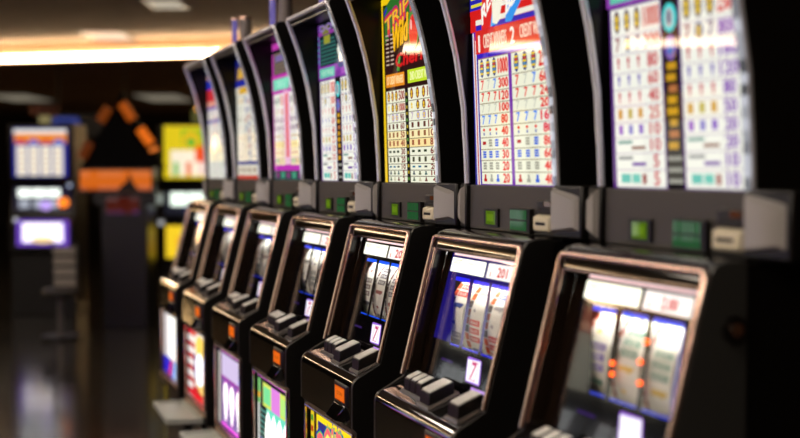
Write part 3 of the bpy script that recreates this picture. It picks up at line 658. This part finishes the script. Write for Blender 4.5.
# ------------------------------------------------------------------ room
def floor_mat():
    m = bpy.data.materials.new('dark_polished_tile'); m.use_nodes = True; nt = m.node_tree; b = nt.nodes['Principled BSDF']
    tc = nt.nodes.new('ShaderNodeTexCoord'); mp = nt.nodes.new('ShaderNodeMapping'); br = nt.nodes.new('ShaderNodeTexBrick')
    mp.inputs['Rotation'].default_value = (0, 0, math.radians(8))
    br.offset = 0; br.inputs['Scale'].default_value = 1.0; br.inputs['Brick Width'].default_value = .6; br.inputs['Row Height'].default_value = .6; br.inputs['Mortar Size'].default_value = .004
    br.inputs['Color1'].default_value = (*lin((34, 30, 25)), 1); br.inputs['Color2'].default_value = (*lin((42, 36, 30)), 1); br.inputs['Mortar'].default_value = (*lin((70, 64, 54)), 1)
    n = nt.nodes.new('ShaderNodeTexNoise'); n.inputs['Scale'].default_value = 3; r = nt.nodes.new('ShaderNodeMapRange'); r.inputs['To Min'].default_value = .1; r.inputs['To Max'].default_value = .17
    nt.links.new(tc.outputs['Object'], mp.inputs[0]); nt.links.new(mp.outputs[0], br.inputs['Vector']); nt.links.new(br.outputs['Color'], b.inputs['Base Color'])
    nt.links.new(tc.outputs['Object'], n.inputs['Vector']); nt.links.new(n.outputs['Fac'], r.inputs['Value']); nt.links.new(r.outputs[0], b.inputs['Roughness'])
    b.inputs['Specular IOR Level'].default_value = .7
    return m
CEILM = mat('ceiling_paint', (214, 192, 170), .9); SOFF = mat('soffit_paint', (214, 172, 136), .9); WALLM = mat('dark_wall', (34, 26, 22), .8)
X0, X1, Y0R, Y1R, ZC, ZS = -34., 5., -13., 16., 3.3, 3.045
def slab(x0, x1, y0, y1, z0, z1, m): mb = MB(); mb.box(x0, x1, y0, y1, z0, z1, m); return mb
structure('floor', slab(X0, X1, Y0R, Y1R, -.1, 0, floor_mat()))
structure('ceiling', slab(X0, X1, Y0R, Y1R, ZC, ZC + .1, CEILM))
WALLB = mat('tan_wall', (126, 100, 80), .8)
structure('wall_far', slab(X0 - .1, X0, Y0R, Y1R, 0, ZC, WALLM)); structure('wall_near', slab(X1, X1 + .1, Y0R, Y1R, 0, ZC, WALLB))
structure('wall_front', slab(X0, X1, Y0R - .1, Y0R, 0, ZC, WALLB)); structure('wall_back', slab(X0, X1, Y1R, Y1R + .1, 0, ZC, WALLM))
RING = [(-10.6, -9.2), (-14.6, -2.84), (-19.05, -1.0), (-17.9, .58), (-16.0, 3.2), (-12.9, 7.5)]
sf = MB(); ring = RING + [(-12.9, 15.9), (-33.9, 15.9), (-33.9, -12.9), (-10.6, -12.9)]
def zprism(mb, pts, z0, z1, m):
    n = len(pts); a = sum(pts[i][0] * pts[(i + 1) % n][1] - pts[(i + 1) % n][0] * pts[i][1] for i in range(n))
    if a < 0: pts = pts[::-1]
    mb.mesh([(x, y, z0) for x, y in pts] + [(x, y, z1) for x, y in pts], [tuple(range(n))[::-1], tuple(range(n, 2 * n))] + [(i, (i + 1) % n, n + (i + 1) % n, n + i) for i in range(n)], m)
zprism(sf, ring, ZS, ZC, SOFF); structure('ceiling_soffit', sf)
cv = MB(); COVE = lit((255, 226, 184), 20)
for i in range(len(RING) - 1):
    a, b = Vector(RING[i]), Vector(RING[i + 1]); d = (b - a).normalized(); n = Vector((d.y, -d.x)); 
    if n.x < 0: n = -n
    p, q = a + d * .03, b - d * .03
    zprism(cv, [tuple(p + n * .004), tuple(q + n * .004), tuple(q + n * .05), tuple(p + n * .05)], 3.055, 3.115, COVE)
o = structure('trim_1', cv); o['label'] = 'lit cove strip along the ceiling step'

LAMP = lit((255, 236, 216), 15.0)
def troffer(p, label, rz=0., st=None, w=.6, l=1.2):
    t = thing('ceiling_light', label, 'ceiling light', p, rz, 'recessed ceiling lights')
    m = MB(); m.box(-w / 2, w / 2, -l / 2, l / 2, -.012, -.006, st or LAMP); link('diffuser', m, t)
    m = MB(); f = .03
    for a in ((-w / 2 - f, -w / 2, -l / 2 - f, l / 2 + f), (w / 2, w / 2 + f, -l / 2 - f, l / 2 + f), (-w / 2, w / 2, -l / 2 - f, -l / 2), (-w / 2, w / 2, l / 2, l / 2 + f)): m.box(a[0], a[1], a[2], a[3], -.02, -.0005, GREYM)
    link('frame', m, t)
    return t
AX = math.atan2(RH.y, RH.x)
troffer(at(15.9, -3.85, ZC), 'recessed ceiling light just above the glowing cove strip', AX, lit((235, 224, 206), .85), .5, .9)
troffer(at(12.9, -2.5, ZC), 'recessed ceiling light at the top edge, nearer than the cove strip', AX, lit((235, 220, 196), .6), .36, .7)
troffer(at(25.0, -4.9, ZS), 'dim ceiling light below the cove strip, beyond the orange sign', AX, lit((170, 160, 140), .5), .9, 2.2)
troffer(at(25.0, -7.9, ZS), 'dim ceiling light below the cove strip, above the left machine', AX, lit((170, 160, 140), .5), .9, 2.2)
for x, y in [(1.2 - 2.4 * i, -.9 - 2.6 * j) for i in range(5) for j in range(4)] + [(-9.4, 3.0)]:  # unseen ceiling lights, added to brighten the room and chrome
    troffer((x, y, ZC), 'recessed ceiling light over the aisle in front of the row', 0, None)

# ------------------------------------------------------------------ machines and signs across the floor
def far_machine(d, px, label, art, group='slot machines across the floor'):
    s = 1200. / d
    t = thing('slot_machine', label, 'slot machine', at(d, (px - 400) / s), FACE, group)
    h = MB(); h.prism([(.02, 0), (.02, .62), (-.03, .66), (-.05, .95), (.02, 1.02), (.06, 1.3), (.05, 1.36), (.0, 1.42), (-.02, 2.0), (.5, 2.0), (.5, 0)], -.34, .34, BLACK); link('cabinet', h, t, .01)
    art(t); return t
def fpanel(t, name, y, fn, lab=None, tilt=0., z0=0.):
    A = Art(lambda a, b, L: (a, y + (b - z0) * tilt - .002 * L, b)); fn(A); o = link(name, A, t)
    if lab: o['label'] = lab
    return o
def left_art(t):
    def top(A):
        A.rect(-.285, 1.45, .275, 1.95, (40, 40, 150), 0); A.rect(-.28, 1.895, .27, 1.94, (226, 226, 220), 1, 1.2, True); A.rect(-.27, 1.8, .27, 1.9, (240, 140, 40), 1)
        for i in range(4): A.ell(-.2 + i * .13, 1.81, .05, .03, ((206, 60, 90), (120, 110, 200), (214, 80, 70), (90, 120, 210))[i], 2)
        for i in range(4):
            A.rect(-.25 + i * .125, 1.46, -.145 + i * .125, 1.77, (240, 234, 214), 1, 1.1, True)
            for j in range(5): A.rect(-.235 + i * .125, 1.49 + j * .055, -.16 + i * .125, 1.512 + j * .055, (220, 190, 170), 2)
    fpanel(t, 'award_glass', -.028, top)
    def mid(A):
        A.rect(-.29, 1.1, .29, 1.34, (30, 26, 50), 0)
        for i in range(3): A.rect(-.25 + i * .15, 1.235, -.11 + i * .15, 1.325, (246, 255, 246), 1, 1.6, True)
        for i in range(3): A.rect(-.24 + i * .15, 1.12, -.13 + i * .15, 1.21, (190, 196, 210), 1, .8)
        A.ell(.04, 1.15, .07, .05, (190, 160, 240), 2, 1.2)
    fpanel(t, 'reel_glass', -.0, mid)
    def low(A):
        A.rect(-.25, .73, .29, 1.0, (110, 70, 190), 0, 1.1, True); A.rect(-.19, .77, .23, .97, (255, 246, 255), 1, 1.6, True); A.ell(.02, .79, .12, .03, (246, 214, 110), 2, 1.2)
    fpanel(t, 'belly_glass', -.06, low)
    m = MB(); m.cyl((.23, -.065, 1.18), .05, .07, lit((255, 130, 30), 1.6), 16, 'y'); link('lamp', m, t)['label'] = 'round orange lamp'
    m = MB(); m.cyl((-.02, .2, 2.0), .06, .09, lit((206, 190, 130), .35)); m.cyl((-.02, .2, 2.09), .12, .1, mat('cap_pink', (150, 96, 80), .5), 24, 'z', .17); link('signal_light', m, t)['label'] = 'pinkish brown lamp cap on a short stem'
    for x, c in ((.36, (170, 180, 206)), (-.26, (226, 226, 230))):
        m = MB(); m.cyl((x if x < .3 else .3, -.055, 1.0 if x < 0 else 1.36), .022, .02, lit(c, 1.0), 14, 'y'); link('bulb', m, t)
far_machine(12.5, 42, 'blurred slot machine across the floor, left of the orange sign kiosk', left_art)
def facing_art(c1, c2, c3):
    def f(t):
        fpanel(t, 'award_glass', -.028, lambda A: (A.rect(-.3, 1.43, .3, 1.97, (236, 230, 206), 0, 1., True), A.rect(-.3, 1.8, .3, 1.97, c1, 1)))
        fpanel(t, 'reel_glass', -.0, lambda A: (A.rect(-.28, 1.08, .28, 1.32, (20, 20, 40), 0), [A.rect(-.24 + i * .17, 1.1, -.1 + i * .17, 1.3, (236, 240, 240), 1, 1.2, True) for i in range(3)]))
        fpanel(t, 'belly_glass', -.06, lambda A: (A.rect(-.3, .62, .3, .95, c2, 0, 2.2, True), A.rect(-.3, .62, .3, .72, c3, 1, 2.2), A.rect(-.3, .78, .3, .82, (246, 220, 90), 1, 2.)))
    return f
def right_art(t):
    def top(A):
        A.rect(-.28, 1.43, .32, 1.97, (226, 200, 30), 0, 1., True); A.rect(-.21, 1.46, .32, 1.72, (246, 232, 206), 1, 1.1, True)
        A.rect(.04, 1.6, .32, 1.8, (240, 80, 30), 2); A.rect(-.1, 1.76, .3, 1.93, (150, 190, 40), 2); A.ell(.0, 1.82, .09, .09, (240, 190, 30), 3); A.ell(.0, 1.8, .05, .05, (110, 180, 50), 4)
        for i in range(4): A.rect(-.18 + i * .13, 1.46, -.13 + i * .13, 1.6, ((120, 190, 90), (240, 110, 60), (250, 210, 200), (230, 90, 70))[i], 3)
    fpanel(t, 'award_glass', -.028, top)
    def mid(A):
        A.rect(-.28, 1.06, .3, 1.3, (30, 30, 40), 0)
        for i in range(3): A.rect(-.22 + i * .18, 1.15, -.05 + i * .18, 1.29, (240, 255, 240), 1, 1.5, True)
        A.ell(.15, 1.1, .11, .045, (190, 150, 246), 2, 1.2)
    fpanel(t, 'reel_glass', -.0, mid)
    def low(A):
        A.rect(-.26, .62, .26, .95, (246, 206, 40), 0, 1.05, True); A.rect(-.15, .68, .1, .84, (244, 170, 50), 1); A.rect(-.1, .76, .2, .9, (250, 226, 120), 1)
    fpanel(t, 'belly_glass', -.06, low)
    m = MB(); m.cyl((.06, .2, 2.0), .09, .14, lit((120, 116, 60), .45)); link('signal_light', m, t)
    m = MB(); m.tube([(.1 + .085 * math.cos(a), .2, 2.13 + .07 * math.sin(a)) for a in [PI * (1.05 - i / 9 * 1.3) for i in range(10)]], .011, lit((255, 176, 90), 3.0), 8); link('signal_ring', m, t)['label'] = 'glowing orange arc of the lamp'
    m = MB(); m.cyl((-.31, -.055, .98), .03, .02, lit((190, 190, 190), .8), 14, 'y'); link('bulb', m, t)
far_machine(12.3, 192, 'blurred slot machine with yellow pay glass beyond the end of the row', right_art)

FC = [((220, 60, 40), (60, 100, 250), (226, 40, 30)), ((60, 90, 220), (70, 110, 250), (240, 60, 30)), ((240, 190, 40), (50, 90, 240), (230, 70, 30))]
for i in range(9):
    t = far_machine(5, 400, 'black slot machine of the facing row on the near side of the aisle', facing_art(*FC[i % 3]), 'slot machines of the facing row')
    t.location = (-1.9 - .8 * i, -1.45, 0); t.rotation_euler = (0, 0, PI); t['group'] = 'slot machines of the facing row'
t = thing('sign_kiosk', 'dark kiosk with an orange lit panel and a triangle of orange lamps', 'sign', at(11.4, (124 - 400) / 105.3), FACE)
m = MB(); m.prism([(.0, 0), (.0, 1.3), (.4, 1.3), (.4, 0)], -.22, .22, BLACK); m.box(-.3, .3, .02, .38, 1.18, 1.3, BLACK); link('pedestal', m, t, .012)
m = MB(); m.box(-.44, .26, .05, .3, 1.3, 1.54, BLACK); link('panel_housing', m, t, .01)
def op(A):
    A.rect(-.43, 1.325, .25, 1.515, (226, 108, 26), 1, .85, True); A.rect(-.43, 1.325, .25, 1.35, (206, 90, 24), 2, .7); A.poly([(-.07, 1.326), (-.03, 1.38), (.01, 1.4), (.045, 1.49), (.075, 1.4), (.1, 1.37), (.13, 1.326)], mat('silhouette', (20, 10, 6), .6), 3)
A = Art(lambda a, b, L: (a, .049 - .002 * L, b)); op(A); link('lit_panel', A, t)['label'] = 'orange lit panel with a dark peaked shape'
A = Art(lambda a, b, L: (a, -.001 - .002 * L, b)); A.rect(-.17, 1.1, .14, 1.26, (96, 26, 12), 1, .5); link('red_panel', A, t)['label'] = 'dim red panel'
m = MB(); tri = [(-.44, 1.54), (.36, 1.54), (-.04, 2.26)]
m.mesh([(x, .1, z) for x, z in tri] + [(x, .22, z) for x, z in tri], [(0, 1, 2), (5, 4, 3), (0, 3, 4, 1), (1, 4, 5, 2), (2, 5, 3, 0)], mat('flat_black', (6, 5, 5), .8, spec=.1)); link('triangle_board', m, t)
for (xa, za, xb, zb, c, s) in ((-.42, 1.63, -.34, 1.78, (200, 90, 24), .16), (-.24, 1.98, -.16, 2.11, (220, 104, 26), .2), (-.03, 2.15, .07, 2.0, (236, 110, 24), .42), (.14, 1.91, .24, 1.77, (246, 116, 24), .8), (.265, 1.73, .275, 1.70, (246, 130, 50), .9)):
    m = MB(); m.tube([(xa, .075, za), (xb, .075, zb)], .045, soft(c, s), 12); link('lamp', m, t)['label'] = 'orange lamp bar'
for x, y, st, lb in ((-26.0, -2.6, 10, 'globe lamp hanging from the lower ceiling over the far end of the aisle'), (-24.0, 9.0, 34, 'globe lamp hanging from the lower ceiling behind the row of machines')):  # unseen globes, added to lift the dark lower ceiling
    t = thing('pendant_lamp', lb, 'lamp', (x, y, ZS), 0, 'globe lamps'); G = lit((255, 206, 140), st)
    m = MB(); m.cyl((0, 0, -.72), .01, .72, BLACK, 8); link('cord', m, t)
    m = MB(); n = 12
    for i in range(n): 
        a0, a1 = PI * i / n, PI * (i + 1) / n; m.cyl((0, 0, -.92 - .22 * math.cos(a0)), max(.001, .22 * math.sin(a0)), .22 * (math.cos(a0) - math.cos(a1)), G, 20, 'z', max(.001, .22 * math.sin(a1)))
    link('globe', m, t)
# neon sign far behind, blue
t = thing('neon_sign', 'dim blue neon sign behind the orange lamp triangle', 'sign', at(18., (86 - 400) / 66.7, 2.2), FACE)
m = MB(); m.box(-.6, .75, .05, .1, -.16, .16, BLACK); link('sign_board', m, t)
for x0, x1 in ((-.5, -.1), (.35, .55)):
    m = MB(); m.tube([(x0, .03, -.05), (x0 + .05, .03, .08), (x1 - .05, .03, .08), (x1, .03, -.05)], .035, lit((70, 90, 190), .45), 8); link('neon_tube', m, t)
for z0 in (0,):
    m = MB(); m.cyl((-.45, .2, .16), .012, .74, BLACK); m.cyl((.55, .2, .16), .012, .74, BLACK); m.box(-.47, .57, .08, .22, .14, .17, BLACK); link('hanger', m, t)
def stool(p, label):
    t = thing('stool', label, 'stool', p, FACE)
    m = MB(); m.cyl((0, 0, 0), .17, .03, BLACK, 24); m.cyl((0, 0, .03), .03, .35, GREYM, 14); link('pedestal', m, t)
    m = MB(); m.cyl((0, 0, .38), .17, .07, mat('stool_vinyl', (30, 26, 24), .5), 24); link('seat', m, t, .02)
    m = MB()
    for s in (-1, 1): m.box(s * .11 - .012, s * .11 + .012, .15, .17, .42, .86, BLACK)
    link('back_frame', m, t, .006)
    for i in range(4):
        m = MB(); m.box(-.1, .1, .13, .15, .46 + i * .095, .53 + i * .095, mat('stool_slat', (150, 142, 132), .4)); link('back_slat', m, t, .006)
stool(at(10.75, -3.05), 'dim grey slat-backed stool between the left machine and the kiosk')

# ------------------------------------------------------------------ world, camera
w = bpy.data.worlds.new('World'); SC.world = w; w.use_nodes = True
w.node_tree.nodes['Background'].inputs[0].default_value = (.02, .017, .014, 1); w.node_tree.nodes['Background'].inputs[1].default_value = 1
cam = bpy.data.cameras.new('Camera'); co = bpy.data.objects.new('Camera', cam); COL.objects.link(co); SC.camera = co
cam.sensor_width = 36; cam.lens = 1200 / 800 * 36; cam.clip_start = .05; cam.clip_end = 200
fw = Vector((-math.cos(YAW) * math.cos(PIT), math.sin(YAW) * math.cos(PIT), math.sin(PIT)))
co.location = (0, 0, EYE); co.rotation_euler = fw.to_track_quat('-Z', 'Y').to_euler()
cam.dof.use_dof = True; cam.dof.focus_distance = 3.35; cam.dof.aperture_fstop = 1.6
SC.view_settings.view_transform = 'Standard'; SC.view_settings.look = 'None'; SC.view_settings.gamma = 1; SC.view_settings.exposure = 0.0
SC.view_settings.use_curve_mapping = False
SC.cycles.use_denoising = True
SC.cycles.max_bounces = 8; SC.cycles.transparent_max_bounces = 12; SC.cycles.sample_clamp_indirect = 6
SC.cycles.caustics_reflective = False; SC.cycles.caustics_refractive = False
